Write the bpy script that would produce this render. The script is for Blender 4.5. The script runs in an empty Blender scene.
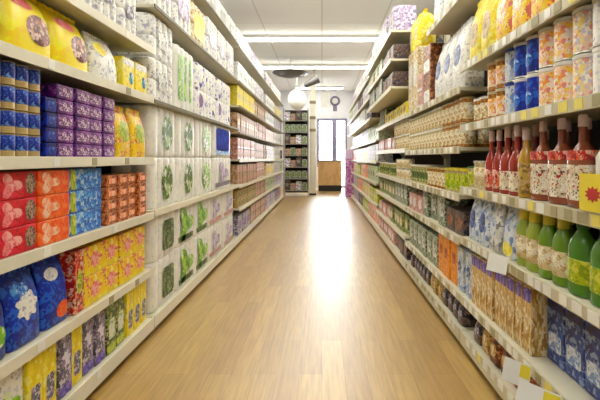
import bpy, bmesh, math, random
from mathutils import Vector
random.seed(7)
SC = bpy.context.scene
COL = SC.collection

# ------------------------------------------------------------------ colour and materials
def lin(c):
    f = lambda v: v / 12.92 if v <= 0.04045 else ((v + 0.055) / 1.055) ** 2.4
    return (f(c[0] / 255), f(c[1] / 255), f(c[2] / 255), 1.0)

def new_mat(name, rough=0.5, metal=0.0):
    m = bpy.data.materials.new(name); m.use_nodes = True
    nt = m.node_tree
    b = nt.nodes['Principled BSDF']
    b.inputs['Roughness'].default_value = rough
    b.inputs['Metallic'].default_value = metal
    return m, nt, b

MC = {}
def plain(name, c, rough=0.5, metal=0.0, var=0.06, trans=0.0):
    """a near-uniform coating with a faint uneven tint"""
    key = ('p', name)
    if key in MC: return MC[key]
    m, nt, b = new_mat(name, rough, metal)
    tc = nt.nodes.new('ShaderNodeTexCoord')
    no = nt.nodes.new('ShaderNodeTexNoise'); no.inputs['Scale'].default_value = 9
    mx = nt.nodes.new('ShaderNodeMix'); mx.data_type = 'RGBA'
    L = lin(c)
    mx.inputs[6].default_value = L
    mx.inputs[7].default_value = tuple(min(1, v * (1 - var * 3)) for v in L[:3]) + (1,)
    nt.links.new(tc.outputs['Object'], no.inputs['Vector'])
    nt.links.new(no.outputs['Fac'], mx.inputs[0])
    nt.links.new(mx.outputs[2], b.inputs['Base Color'])
    if trans: b.inputs['Transmission Weight'].default_value = trans
    MC[key] = m
    return m

def ink(c):
    """printing inks are purer than they look from afar"""
    g = sum(c) / 3
    return tuple(max(4, min(250, g + (v - g) * 1.3 - (7 if max(c) - min(c) > 25 else 0))) for v in c)

def printed(name, cols, size=0.03, rough=0.38, warp=0.35, weights=None, stretch=(1, 1, 1), fine=.28):
    """printed packaging: patches of a few inks, in the pack's own coordinates"""
    key = ('r', name)
    if key in MC: return MC[key]
    cols = [ink(c) for c in cols]
    m, nt, b = new_mat(name, rough)
    N, K = nt.nodes, nt.links
    tc = N.new('ShaderNodeTexCoord')
    mp = N.new('ShaderNodeMapping')
    mp.inputs['Scale'].default_value = tuple(s / size for s in stretch)
    mp.inputs['Location'].default_value = tuple(random.uniform(0, 9) for _ in range(3))
    no = N.new('ShaderNodeTexNoise'); no.inputs['Scale'].default_value = 1.3; no.inputs['Detail'].default_value = 2
    mad = N.new('ShaderNodeMix'); mad.data_type = 'RGBA'; mad.blend_type = 'LINEAR_LIGHT'; mad.inputs[0].default_value = warp
    vo = N.new('ShaderNodeTexVoronoi'); vo.inputs['Scale'].default_value = 1.35
    sp = N.new('ShaderNodeSeparateColor')
    rp = N.new('ShaderNodeValToRGB'); rp.color_ramp.interpolation = 'CONSTANT'
    w = weights or [1] * len(cols); tot = sum(w); acc = 0
    els = rp.color_ramp.elements
    while len(els) < len(cols): els.new(0.5)
    for i, c in enumerate(cols):
        els[i].position = acc / tot; acc += w[i]
    for i, c in enumerate(cols): els[i].color = lin(c)
    K.new(tc.outputs['Object'], mp.inputs['Vector']); K.new(mp.outputs[0], no.inputs['Vector'])
    K.new(mp.outputs[0], mad.inputs[6]); K.new(no.outputs['Color'], mad.inputs[7])
    K.new(mad.outputs[2], vo.inputs['Vector']); K.new(vo.outputs['Color'], sp.inputs[0])
    # a finer layer of the same inks printed over about a third of it, as small lettering and pictures do
    vo2 = N.new('ShaderNodeTexVoronoi'); vo2.inputs['Scale'].default_value = 3.1; vo2.distance = 'CHEBYCHEV'
    sp2 = N.new('ShaderNodeSeparateColor'); rp2 = N.new('ShaderNodeValToRGB'); rp2.color_ramp.interpolation = 'CONSTANT'
    e2 = rp2.color_ramp.elements
    while len(e2) < len(cols): e2.new(0.5)
    for i in range(len(cols)): e2[i].position = i / len(cols)
    for i, c in enumerate(cols): e2[i].color = lin(c)
    gt = N.new('ShaderNodeMath'); gt.operation = 'GREATER_THAN'; gt.inputs[1].default_value = 1 - fine
    mx = N.new('ShaderNodeMix'); mx.data_type = 'RGBA'
    K.new(mp.outputs[0], vo2.inputs['Vector']); K.new(vo2.outputs['Color'], sp2.inputs[0]); K.new(sp2.outputs[0], rp2.inputs[0]); K.new(sp2.outputs[1], gt.inputs[0])
    K.new(sp.outputs[0], rp.inputs[0]); K.new(gt.outputs[0], mx.inputs[0]); K.new(rp.outputs[0], mx.inputs[6]); K.new(rp2.outputs[0], mx.inputs[7])
    K.new(mx.outputs[2], b.inputs['Base Color'])
    MC[key] = m
    return m

def emitter(name, c, s):
    m = bpy.data.materials.new(name); m.use_nodes = True
    nt = m.node_tree; nt.nodes.clear()
    e = nt.nodes.new('ShaderNodeEmission'); o = nt.nodes.new('ShaderNodeOutputMaterial')
    e.inputs[0].default_value = lin(c); e.inputs[1].default_value = s
    nt.links.new(e.outputs[0], o.inputs[0])
    return m

# ------------------------------------------------------------------ mesh helpers
def to_mesh(bm, name, mat, smooth=False):
    me = bpy.data.meshes.new(name)
    bmesh.ops.recalc_face_normals(bm, faces=bm.faces)
    bm.to_mesh(me); bm.free()
    me.materials.append(mat)
    if smooth:
        for p in me.polygons: p.use_smooth = True
        try: me.set_sharp_from_angle(angle=math.radians(38))
        except Exception: pass
    return me

def add_box(bm, x0, x1, y0, y1, z0, z1, bevel=0.0):
    r = bmesh.ops.create_cube(bm, size=1)
    for v in r['verts']:
        v.co = Vector(((x0 + x1) / 2 + v.co.x * (x1 - x0), (y0 + y1) / 2 + v.co.y * (y1 - y0), (z0 + z1) / 2 + v.co.z * (z1 - z0)))
    if bevel:
        ed = list({e for v in r['verts'] for e in v.link_edges})
        bmesh.ops.bevel(bm, geom=ed, offset=bevel, segments=2, affect='EDGES', profile=0.5)

def box_mesh(name, mat, *a, bevel=0.0):
    bm = bmesh.new(); add_box(bm, *a, bevel=bevel); return to_mesh(bm, name, mat)

def add_cyl(bm, p0, p1, r0, r1=None, n=14):
    p0, p1 = Vector(p0), Vector(p1); r1 = r0 if r1 is None else r1
    d = (p1 - p0).normalized()
    a = d.orthogonal().normalized(); b = d.cross(a)
    A = [bm.verts.new(p0 + (a * math.cos(t) + b * math.sin(t)) * r0) for t in [2 * math.pi * i / n for i in range(n)]]
    B = [bm.verts.new(p1 + (a * math.cos(t) + b * math.sin(t)) * r1) for t in [2 * math.pi * i / n for i in range(n)]]
    for i in range(n): bm.faces.new((A[i], A[(i + 1) % n], B[(i + 1) % n], B[i]))
    bm.faces.new(A[::-1]); bm.faces.new(B)

def loft_into(bm, rings, n=24, cap=True):
    """rings: (z, half_width, half_depth, exponent); superellipse sections"""
    prev = None; first = None
    for (z, hw, hd, e) in rings:
        vs = []
        for i in range(n):
            t = 2 * math.pi * (i + 0.5) / n
            c, s = math.cos(t), math.sin(t)
            x = hw * math.copysign(abs(c) ** (2 / e), c); y = hd * math.copysign(abs(s) ** (2 / e), s)
            vs.append(bm.verts.new((x, y, z)))
        if prev:
            for i in range(n): bm.faces.new((prev[i], prev[(i + 1) % n], vs[(i + 1) % n], vs[i]))
        else: first = vs
        prev = vs
    if cap: bm.faces.new(first[::-1]); bm.faces.new(prev)

def loft(name, mat, rings, n=24):
    bm = bmesh.new(); loft_into(bm, rings, n); return to_mesh(bm, name, mat, True)

def front_y(rings, x, z):
    for a, b in zip(rings, rings[1:]):
        if a[0] <= z <= b[0] or b is rings[-1]:
            f = 0 if b[0] == a[0] else max(0, min(1, (z - a[0]) / (b[0] - a[0])))
            hw, hd, e = (a[k] + (b[k] - a[k]) * f for k in (1, 2, 3))
            q = min(1.0, abs(x) / max(hw, 1e-6))
            return -hd * (1 - q ** e) ** (1 / e)
    return 0

def patch(name, mat, rings, cx, cz, rx, rz, shape='ellipse', off=0.0015):
    """a label lying on the front of a loft"""
    bm = bmesh.new(); n = 28; rows = []
    for k in range(1, 5):
        row = []
        for i in range(n):
            t = 2 * math.pi * i / n; c, s = math.cos(t), math.sin(t)
            if shape == 'ellipse': r = 1
            elif shape == 'burst': r = 1 if i % 4 < 2 else 0.78
            elif shape == 'leaf': r = 0.72 + 0.28 * math.cos(3 * t)
            else: r = 1 / max(abs(c), abs(s))
            x, z = cx + rx * c * r * k / 4, cz + rz * s * r * k / 4
            row.append(bm.verts.new((x, front_y(rings, x, z) - off, z)))
        rows.append(row)
    bm.faces.new(rows[0])
    for a, b in zip(rows, rows[1:]):
        for i in range(n): bm.faces.new((a[i], a[(i + 1) % n], b[(i + 1) % n], b[i]))
    return to_mesh(bm, name, mat, True)

# ------------------------------------------------------------------ objects
def link(name, mesh, parent=None, loc=(0, 0, 0)):
    o = bpy.data.objects.new(name, mesh); COL.objects.link(o); o.location = loc
    if parent is not None: o.parent = parent
    return o

def tag(o, label, cat, group=None):
    assert 4 <= len(label.replace('-', '').split()) <= 16, label
    o['label'] = label; o['category'] = cat
    if group: o['group'] = group
    return o

def struct(name, mesh, parent=None):
    o = link(name, mesh, parent)
    if parent is None: o['kind'] = 'structure'
    return o

# ------------------------------------------------------------------ product prototypes
# a prototype: dict(name, mesh, parts=[(part, mesh)], w, d, h, cat)
P = {}
def proto(key, name, cat, look, w, d, h, mesh, parts):
    P[key] = dict(name=name, cat=cat, look=look, w=w, d=d, h=h, mesh=mesh, parts=parts)

def carton(key, name, cat, look, w, h, body, lab, d=0.2, shape='ellipse', cx=0.0, cz=0.5, rx=0.32, rz=0.3, band=None, bh=0.16, band_top=False):
    e = 26
    R = [(0.0, w / 2 - .003, d / 2 - .003, e), (0.003, w / 2, d / 2, e), (h / 2, w / 2 + .0012, d / 2 + .0012, e), (h - .003, w / 2, d / 2, e), (h, w / 2 - .003, d / 2 - .003, e)]
    parts = [('label', patch(key + '_label', lab, R, cx * w, cz * h, rx * w, rz * h, shape))] if lab else []
    if band:
        z = (1 - bh / 2 - .03) if band_top else (bh / 2 + .03)
        parts.append(('stripe', patch(key + '_stripe', band, R, 0, z * h, w * .47, bh * h / 2, 'rect', .0008)))
    proto(key, name, cat, look, w, d, h, loft(key, body, R, 40), parts)

def bag(key, name, cat, look, w, h, body, lab, d=0.14, seal=None, shape='ellipse', cx=0.0, cz=0.45, rx=0.3, rz=0.25, lab2=None):
    R = [(0, w * .46, d * .42, 6), (h * .04, w * .49, d * .48, 5), (h * .3, w * .5, d * .5, 4), (h * .6, w * .495, d * .44, 3.4), (h * .82, w * .485, d * .25, 3), (h * .93, w * .48, d * .06, 3)]
    parts = [('label', patch(key + '_label', lab, R, cx * w, cz * h, rx * w, rz * h, shape))]
    if lab2: parts.append(('picture', patch(key + '_picture', lab2, R, -.12 * w, .74 * h, .24 * w, .09 * h, 'ellipse')))
    bm = bmesh.new(); n = 13
    for s in (-1, 1):
        pass
    top = []
    for z, amp in ((h * .93, .0), (h * .965, .003), (h, .004)):
        row = [[bm.verts.new((w * .48 * (2 * i / (n - 1) - 1), s * (d * .05 if z < h * .94 else .004) + amp * (1 if i % 2 else -1), z)) for i in range(n)] for s in (-1, 1)]
        top.append(row)
    for a, b in zip(top, top[1:]):
        for s in (0, 1):
            for i in range(n - 1): bm.faces.new((a[s][i], a[s][i + 1], b[s][i + 1], b[s][i]))
    for i in range(n - 1): bm.faces.new((top[-1][0][i], top[-1][0][i + 1], top[-1][1][i + 1], top[-1][1][i]))
    parts.append(('top_seal', to_mesh(bm, key + '_seal', seal or body)))
    proto(key, name, cat, look, w, d, h, loft(key, body, R, 28), parts)

def tin(key, name, cat, look, r, h, metal, lab, lid=None, z0=.14, z1=.95, lidh=.0):
    R = [(0, r * .93, r * .93, 2), (.002, r, r, 2), (.006, r * .965, r * .965, 2), (h * .5, r * .965, r * .965, 2), (h - .006, r * .965, r * .965, 2), (h - .002, r, r, 2), (h, r * .93, r * .93, 2)]
    L = [(h * z0, r * .972, r * .972, 2), (h * z0 + .001, r * .99, r * .99, 2), (h * z1 - .001, r * .99, r * .99, 2), (h * z1, r * .972, r * .972, 2)]
    bm = bmesh.new(); loft_into(bm, L, 22, cap=False)
    parts = [('label', to_mesh(bm, key + '_label', lab, True))]
    if lid: parts.append(('lid', loft(key + '_lid', lid, [(h * .96, r * 1.0, r * 1.0, 2), (h * .965, r * 1.03, r * 1.03, 2), (h + lidh - .002, r * 1.03, r * 1.03, 2), (h + lidh, r * .98, r * .98, 2)], 22)))
    proto(key, name, cat, look, 2 * r * 1.03, 2 * r * 1.03, h + (lidh if lid else 0), loft(key, metal, R, 22), parts)

def bottle(key, name, cat, look, w, h, body, lab, capm, d=None, neck=.36, cap=.12, lz=(.12, .5), sh=.6, exp=2.2, wrap=True, lab2=None):
    d = d or w
    a, b = w / 2, d / 2; zc = h * (1 - cap); nr = min(a, b) * neck
    R = [(0, a * .86, b * .86, exp), (h * .015, a * .97, b * .97, exp), (h * .05, a, b, exp), (h * sh * .55, a * .985, b * .985, exp), (h * sh, a, b, exp), (h * (sh + .09), a * .8, b * .8, 2), (h * (sh + .15), (a + nr) * .42, (b + nr) * .42, 2), (h * (sh + .2), nr * 1.1, nr * 1.1, 2), (zc, nr, nr, 2)]
    R = [r for r in R if r[0] < zc] + [(zc, nr, nr, 2)]
    parts = [('cap', loft(key + '_cap', capm, [(zc - .002, nr * 1.05, nr * 1.05, 2), (zc, nr * 1.25, nr * 1.25, 2), (h - .006, nr * 1.18, nr * 1.18, 2), (h, nr * .9, nr * .9, 2)], 16))]
    if wrap:
        z0, z1 = h * lz[0], h * lz[1]
        L = [(z0, a * .99, b * .99, exp), (z0 + .001, a * 1.012, b * 1.012, exp), (z1 - .001, a * 1.012, b * 1.012, exp), (z1, a * .99, b * .99, exp)]
        bm = bmesh.new(); loft_into(bm, L, 24, cap=False)
        parts.append(('label', to_mesh(bm, key + '_label', lab, True)))
    else:
        parts.append(('label', patch(key + '_label', lab, R, 0, h * (lz[0] + lz[1]) / 2, a * .7, h * (lz[1] - lz[0]) / 2, 'ellipse')))
    if lab2:
        zz = h * (lz[1] + .05)
        L = [(zz, a * .99, b * .99, exp), (zz + .001, a * 1.012, b * 1.012, exp), (zz + h * .1, a * 1.012, b * 1.012, exp), (zz + h * .1 + .001, a * .99, b * .99, exp)]
        bm = bmesh.new(); loft_into(bm, L, 24, cap=False)
        parts.append(('neck_label', to_mesh(bm, key + '_necklabel', lab2, True)))
    proto(key, name, cat, look, w * 1.02, d * 1.02, h, loft(key, body, R, 24), parts)

def rolls(key, name, cat, look, w, h, film, lab, nx=3, ny=2, d=0.26, nz=1, shape='ellipse', cx=0.0, cz=.5, rx=.3, rz=.3, lab2=None):
    """shrink-wrapped rolls: the film follows the rolls in plan and tucks in between layers"""
    bm = bmesh.new()
    out = []
    def side(p0, p1, nrm, k):
        L = (Vector(p1) - Vector(p0)); m = 5
        for j in range(k):
            for q in range(m):
                t = (j + q / m) / k; u = q / m * 2 - 1
                bulge = math.sqrt(max(0, 1 - u * u)) * .02
                out.append(Vector(p0) + L * t + Vector(nrm) * bulge)
    a, b = w / 2 - .021, d / 2 - .021
    side((-a, -b, 0), (a, -b, 0), (0, -1, 0), nx); side((a, -b, 0), (a, b, 0), (1, 0, 0), ny)
    side((a, b, 0), (-a, b, 0), (0, 1, 0), nx); side((-a, b, 0), (-a, -b, 0), (-1, 0, 0), ny)
    zs = []
    for k in range(nz):
        z0, z1 = h * k / nz, h * (k + 1) / nz
        zs += [(z0, .95), (z0 + .012, .99), (z0 + .03, 1.0), (z1 - .03, 1.0), (z1 - .012, .99)]
    zs.append((h, .95))
    prev = None
    for z, s in zs:
        vs = [bm.verts.new((p.x * s, p.y * s, z)) for p in out]
        if prev:
            for i in range(len(vs)): bm.faces.new((prev[i], prev[(i + 1) % len(vs)], vs[(i + 1) % len(vs)], vs[i]))
        else: bm.faces.new(vs[::-1])
        prev = vs
    bm.faces.new(prev)
    R = [(0, w / 2 + .3, d / 2 + .0005, 30), (h, w / 2 + .3, d / 2 + .0005, 30)]
    parts = [('label', patch(key + '_label', lab, R, cx * w, cz * h, rx * w, rz * h, shape))]
    if lab2: parts.append(('stripe', patch(key + '_stripe', lab2, R, 0, .16 * h, .4 * w, .07 * h, 'rect')))
    proto(key, name, cat, look, w, d + .002, h, to_mesh(bm, key, film, True), parts)

# ------------------------------------------------------------------ placing stock on the racks
ORD = 'first second third fourth fifth sixth seventh eighth ninth tenth eleventh twelfth thirteenth fourteenth fifteenth sixteenth seventeenth eighteenth nineteenth twentieth twenty-first twenty-second twenty-third twenty-fourth twenty-fifth twenty-sixth twenty-seventh twenty-eighth'.split()
TIER = {1: [''], 2: ['lower', 'upper'], 3: ['bottom', 'middle', 'top'], 4: ['bottom', 'second-up', 'third-up', 'top'], 5: ['bottom', 'second-up', 'third-up', 'fourth-up', 'top'], 6: ['bottom', 'second-up', 'third-up', 'fourth-up', 'fifth-up', 'top']}
LEVEL = 'lowest second third fourth fifth sixth seventh eighth'.split()
USED = set()
COUNT = {}

def place_one(p, x, y, z, rot, label, group):
    assert label not in USED, label
    USED.add(label)
    o = link(p['name'], p['mesh']); o.location = (x, y, z); o.rotation_euler = (0, 0, rot)
    tag(o, label, p['cat'], group)
    for pn, pm in p['parts']: link(pn, pm, o)
    return o

def stock(rack, lvl, key, y0, y1=None, n=None, tiers=1, gap=.008, rows=1, back=.022, jit=.014, tiermix=False):
    """columns of one product from y0 towards the far end of the aisle"""
    p = P[key]; side = rack['side']; z, front = rack['levels'][lvl][:2]
    rot = math.pi / 2 if side < 0 else -math.pi / 2
    pitch = p['w'] + gap
    if n is None: n = max(1, int((y1 - y0 + gap + 1e-6) / pitch))
    ck = (rack['short'], lvl, key); base = COUNT.get(ck, 0); COUNT[ck] = base + n
    look = p['look']; lev = LEVEL[lvl] if lvl < len(rack['levels']) - 1 else 'top'
    noun = look.split()[-1]
    group = f"row of {look} on the {lev} shelf, {rack['short']} rack"
    for i in range(n):
        y = y0 + p['w'] / 2 + i * pitch
        for r in range(rows):
            j = random.uniform(0, jit if rows == 1 else min(jit, .006))
            x = side * (front + back + p['d'] / 2 + r * (p['d'] + .008) + j)
            tt = tiers if not tiermix else max(1, tiers - random.choice((0, 0, 1)))
            for t in range(tt):
                pos = f"{ORD[base + i]} from the front"
                if tiers > 1: pos = f"{TIER[tiers][t]} in {ORD[base + i]} stack"
                if r: pos += ', behind'
                label = f"{look}, {pos}, {lev} shelf, {rack['short']} rack"
                place_one(p, x, y, z + .002 + t * (p['h'] + .003), rot + random.uniform(-1, 1) * (.05 if p['w'] < .1 else .028 if p['w'] < .2 else .012), label, group)
    return y0 + n * pitch

# ------------------------------------------------------------------ racks
m_shelf = plain('cream_enamel', (226, 220, 196), .42)
m_rail = plain('cream_rail', (238, 233, 212), .35)
m_back = plain('gap_shade_pegboard', (38, 32, 25), .7)  # pegboard brown, darkened to put the shade of the shelf gaps into it
m_kick = plain('black_kick', (30, 27, 24), .6)
m_tagw = plain('white_price_tag', (250, 249, 242), .5)
m_tagy = plain('yellow_price_tag', (248, 232, 110), .5)
m_tagg = plain('olive_price_tag', (176, 166, 126), .5)
m_rail_shaded = plain('shaded_rail', (112, 104, 80), .5)  # upper left rails, with the shadow they lie in put into the colour
m_railr = plain('olive_cream_rail', (214, 206, 176), .4)

def make_rack(short, side, y0, y1, levels, label, top, depth=.46, tags=0.0, tagmix=(m_tagw,), rail=None):
    rail = rail or m_rail
    """levels: (z of shelf surface, |x| of its front edge); first is the base deck"""
    root = bpy.data.objects.new('shelving_rack', None); COL.objects.link(root)
    root.location = (side * 1.2, (y0 + y1) / 2, 0)
    tag(root, label, 'shelving rack', 'supermarket shelving racks along the aisle')
    ox, oy = root.location.x, root.location.y
    bx = max(l[1] for l in levels) + depth          # |x| of the back
    def B(name, xa, xb, ya, yb, za, zb, m, par=root, bevel=.003):
        xs = sorted((side * xa, side * xb))
        return link(name, box_mesh(short + '_' + name, m, xs[0] - ox, xs[1] - ox, ya - oy, yb - oy, za, zb, bevel=bevel), par)
    B('back_panel', bx, bx + .03, y0 + .02, y1 - .02, .1, top, m_back)
    for y in (y0 + .02, y1 - .02):
        bm = bmesh.new()
        xs = sorted((side * (bx - .045) - ox, side * (bx + .03) - ox))
        add_box(bm, xs[0], xs[1], y - .019 - oy, y + .019 - oy, 0.0, top + .01, .003)
        link('upright', to_mesh(bm, short + '_upright', m_shelf), root)
    z0, f0 = levels[0]
    B('kick_plate', f0 + .06, f0 + .085, y0 + .02, y1 - .02, 0.0, .06, m_kick, bevel=.001)
    for k, lv_ in enumerate(levels):
        z, f = lv_[:2]; ya_, yb_ = lv_[2:] or (y0, y1)
        last = bx - .047
        rl = rail[k] if isinstance(rail, list) else rail; thin = .018 if rl is m_rail_shaded else 0
        sh = B('base_deck' if k == 0 else 'shelf', f + .004, last, ya_ + .003, yb_ - .003, z - (.07 if k == 0 else .024), z, m_shelf)
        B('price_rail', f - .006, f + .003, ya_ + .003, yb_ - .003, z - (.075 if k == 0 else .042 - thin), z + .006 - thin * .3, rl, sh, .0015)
        if k:
            for y in (ya_ + .06, yb_ - .06):
                bm = bmesh.new()
                xa, xb = side * last - ox, side * (last - .06) - ox
                vs = [bm.verts.new(v) for v in ((xa, y - oy, z - .025), (xb, y - oy, z - .025), (xb, y - oy, z - .03), (xa, y - oy, z - .09))]
                bm.faces.new(vs)
                r = bmesh.ops.extrude_face_region(bm, geom=list(bm.faces))
                for v in r['geom']:
                    if isinstance(v, bmesh.types.BMVert): v.co.y += .006
                link('bracket', to_mesh(bm, short + '_bracket', m_shelf), sh)
        if tags:
            y = max(ya_ + .05, 1.25) + random.uniform(0, .08); c = 0
            while y < yb_ - .08 and c < 22:
                w = random.choice((.05, .06, .045))
                B('price_tag', f - .0085, f - .0062, y, y + w, z - .036, z + .001, random.choice(tagmix), sh, 0)
                y += w + random.uniform(.3, 1.2) * tags; c += 1
    return dict(side=side, levels=levels, short=short, y0=y0, y1=y1)

LF, RF = 1.14, .868
L1 = make_rack('front left', -1, .75, 3.045, [(.12, LF), (.456, LF), (.83, LF), (1.2, LF), (1.61, LF), (1.94, LF)], 'cream shelving rack at front left carrying yellow bags and tissue boxes', 2.4, tags=.7, tagmix=(m_tagw, m_tagw, m_tagg))
L2 = make_rack('paper-goods', -1, 3.055, 6.195, [(.12, LF), (.84, LF), (1.60, LF), (2.25, LF), (2.76, LF)], 'cream shelving rack on the left packed with white and green paper rolls', 3.0, tags=0, rail=[m_rail, m_rail, m_rail_shaded, m_rail_shaded, m_rail_shaded])
L3 = make_rack('middle left', -1, 6.205, 9.4, [(.12, LF), (.5, LF), (.82, LF), (1.18, LF), (1.56, LF), (1.93, LF), (2.27, LF), (2.74, LF)], 'cream shelving rack of pinkish cartons beyond the paper rolls', 3.0, rail=[m_rail] * 4 + [m_rail_shaded] * 4)
L4 = make_rack('far left', -1, 9.41, 13.3, [(.12, LF), (.5, LF), (.82, LF), (1.18, LF), (1.56, LF), (1.93, LF), (2.27, LF), (2.74, LF)], 'cream shelving rack of pale goods at the far left end of the aisle', 3.0, rail=[m_rail] * 4 + [m_rail_shaded] * 4)
R1 = make_rack('front right', 1, .75, 2.82, [(.12, RF), (.34, RF), (.71, RF), (1.02, RF), (1.40, RF), (1.77, RF)], 'cream shelving rack at front right carrying red sauce and green soap bottles', 2.4, tags=.05, tagmix=(m_tagw, m_tagw, m_tagg, m_tagw, m_tagg, m_tagw, m_tagy), rail=m_railr)
R2 = make_rack('second right', 1, 2.83, 4.69, [(.12, RF), (.34, RF), (.69, RF), (.965, RF), (1.27, RF), (1.65, RF), (2.24, RF, 2.83, 3.72)], 'cream shelving rack of beige jars just beyond the red sauce bottles', 2.6, tags=.08, tagmix=(m_tagw, m_tagg), rail=m_railr)
R3 = make_rack('third right', 1, 4.70, 7.2, [(.12, RF), (.38, RF), (.69, RF), (.965, RF), (1.30, RF), (1.66, RF), (1.95, RF - .15), (2.24, RF - .15), (2.54, RF - .15)], 'cream shelving rack on the right whose upper shelves jut into the aisle', 2.8)
R4 = make_rack('far right', 1, 7.21, 13.3, [(.12, RF), (.45, RF), (.8, RF), (1.15, RF), (1.5, RF), (1.85, RF - .1), (2.2, RF - .1), (2.55, RF - .1)], 'long cream shelving rack at the far right end of the aisle', 2.8)

# ------------------------------------------------------------------ packaging
W = (244, 243, 238)
yel = printed('yellow_print', [(250, 218, 20), (246, 208, 10), (255, 230, 60)], .12, .35)
yel2 = printed('lemon_print', [(240, 220, 60), (225, 205, 40), (250, 240, 150)], .05)
foodpic = printed('food_picture', [(120, 70, 40), (200, 150, 120), (90, 50, 40), (225, 200, 190), (150, 110, 120)], .03)
whitefilm = printed('white_film', [W, (236, 236, 232), (226, 228, 226)], .06, .28, .6, [6, 3, 1])
whiteprint = printed('white_busy_print', [W, (238, 238, 234), (178, 178, 190), (218, 218, 222)], .03, .35, .7, [5, 3, 1, 1.5])
greenprint = printed('green_print', [(122, 176, 36), (84, 136, 26), (160, 200, 70), (225, 235, 200)], .06, .4, .7, [4, 3, 2, 1.5])
darkgreen = printed('dark_green_print', [(50, 80, 30), (80, 110, 50), (150, 170, 120), (30, 45, 20)], .04)
leafprint = printed('leaf_green_print', [(84, 112, 44), (120, 150, 80), W, (62, 90, 34), (176, 194, 146)], .06)
sprigprint = printed('sprig_green_print', [(122, 176, 50), (160, 196, 90), W, (96, 140, 40), (206, 220, 170)], .06)
purpledot = printed('purple_dot_print', [W, (242, 242, 242), (110, 100, 160), (200, 200, 224)], .05, .35, .5, [10, 4, .9, 1.5], (1, 1, 1), .12)
blueprint = printed('royal_blue_print', [(30, 60, 160), (20, 45, 130), (60, 110, 200)], .03)
royal = printed('deep_royal_print', [(22, 46, 150), (16, 34, 120), (40, 80, 180)], .06, .85)
lightblue = printed('light_blue_print', [(70, 130, 200), (110, 170, 225), (40, 100, 180), (190, 215, 235)], .035)
navyprint = printed('navy_print', [(25, 35, 110), (30, 55, 150), (20, 25, 70)], .04)
canblue = printed('can_blue_print', [(46, 70, 160), (36, 52, 128), (130, 170, 225), (80, 110, 190)], .02, .3, .6, [3, 3, 1.4, 2])
tan = plain('tan_card', (206, 190, 150), .45)
purple = printed('purple_print', [(120, 50, 130), (90, 40, 120), (170, 110, 180), (60, 30, 90)], .022)
mauve = printed('mauve_busy_print', [(200, 170, 200), (120, 60, 120), (230, 215, 225), (90, 50, 110)], .014)
red = printed('red_print', [(200, 40, 60), (215, 60, 80), (180, 30, 50)], .05)
pink = printed('pink_print', [(235, 150, 150), (245, 190, 185), (225, 120, 130)], .04)
greybrown = printed('grey_brown_print', [(110, 90, 75), (150, 130, 115), (85, 65, 55), (180, 160, 140)], .025)
orange = printed('orange_print', [(230, 110, 50), (240, 140, 80), (220, 90, 40)], .045)
peach = printed('peach_print', [(245, 190, 160), (240, 160, 120), (250, 215, 195)], .035)
brownorange = printed('brown_orange_print', [(150, 80, 45), (190, 110, 65), (215, 160, 110), (110, 60, 40)], .02)
lime = printed('lime_print', [(180, 190, 50), (140, 160, 40), (215, 215, 110)], .03)
yellowpink = printed('yellow_pink_print', [(240, 210, 50), (235, 195, 40), (215, 130, 120), (250, 235, 150)], .035, .4, .7, [4, 3, 1.6, 1.5])
greyprint = printed('grey_lilac_print', [(150, 140, 160), (110, 100, 120), (200, 195, 205), (80, 80, 95)], .03)
olive = printed('olive_print', [(120, 135, 70), (85, 105, 50), (190, 190, 130), (60, 70, 45)], .03)
teal = printed('teal_print', [(40, 130, 150), (90, 180, 190), (20, 80, 120), (220, 235, 235)], .03)
black = plain('black_film', (38, 36, 36), .4)
creamp = printed('cream_busy_print', [(232, 222, 190), (215, 200, 160), (190, 160, 110), (245, 240, 225)], .025)
redcan = printed('red_busy_print', [(180, 50, 40), (230, 200, 180), (140, 30, 30), (220, 120, 90)], .025)
rose = printed('rose_brown_print', [(184, 154, 122), (156, 122, 92), (206, 180, 152), (126, 98, 72)], .04)
rosepink = printed('rose_pink_print', [(205, 158, 152), (224, 190, 184), (178, 128, 116)], .04)
ochre = printed('ochre_print', [(165, 140, 70), (190, 165, 90), (130, 105, 60), (205, 180, 140)], .04)
lilac = printed('lilac_print', [(205, 195, 215), (185, 170, 200), (230, 225, 235), (150, 135, 165)], .05)
palegreen = printed('pale_green_print', [(200, 210, 180), (160, 180, 130), (225, 228, 212)], .05)
palegrey = printed('pale_grey_print', [(215, 215, 212), (190, 190, 190), (235, 235, 232), (140, 140, 140)], .05)
steel = plain('tin_plate', (190, 186, 176), .3, .6)
goldm = plain('gold_tin', (196, 170, 110), .35, .3)
sauce = plain('red_sauce', (168, 52, 40), .14)
sauce2 = plain('brown_sauce', (150, 78, 52), .14)
mustard = plain('mustard_sauce', (196, 150, 50), .2)
pinkcap = plain('pale_pink_cap', (240, 212, 206), .3)
redcap = plain('red_cap', (170, 50, 50), .35)
whitecap = plain('white_cap', (238, 236, 230), .35)
yellcap = plain('yellow_cap', (232, 214, 50), .35)
greencap = plain('green_cap', (60, 110, 40), .35)
greensoap = plain('green_soap', (120, 165, 36), .16, trans=.15)
limesoap = plain('lime_soap', (176, 196, 70), .16, trans=.15)
deepgreen = plain('deep_green_soap', (84, 146, 40), .16, trans=.15)
bluecap = plain('blue_cap', (40, 70, 160), .35)
saucelab = printed('sauce_label_print', [(236, 226, 206), (222, 206, 180), (150, 40, 40), (90, 70, 60), (240, 236, 226)], .02, .45, .7, [4, 3, .6, .6, 3], (1, 1, 1), .2)
greylab = printed('pale_blue_label_print', [(220, 224, 230), (190, 196, 210), (110, 110, 140), (236, 236, 236)], .02)
flower = printed('orange_flower_print', [(236, 170, 80), (246, 214, 180), (226, 150, 150), (250, 238, 224), (238, 210, 90), (240, 236, 230)], .026)
paleflower = printed('pale_flower_print', [(248, 240, 230), (240, 214, 200), (226, 170, 160), (244, 226, 150), (210, 205, 215)], .026)
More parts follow.
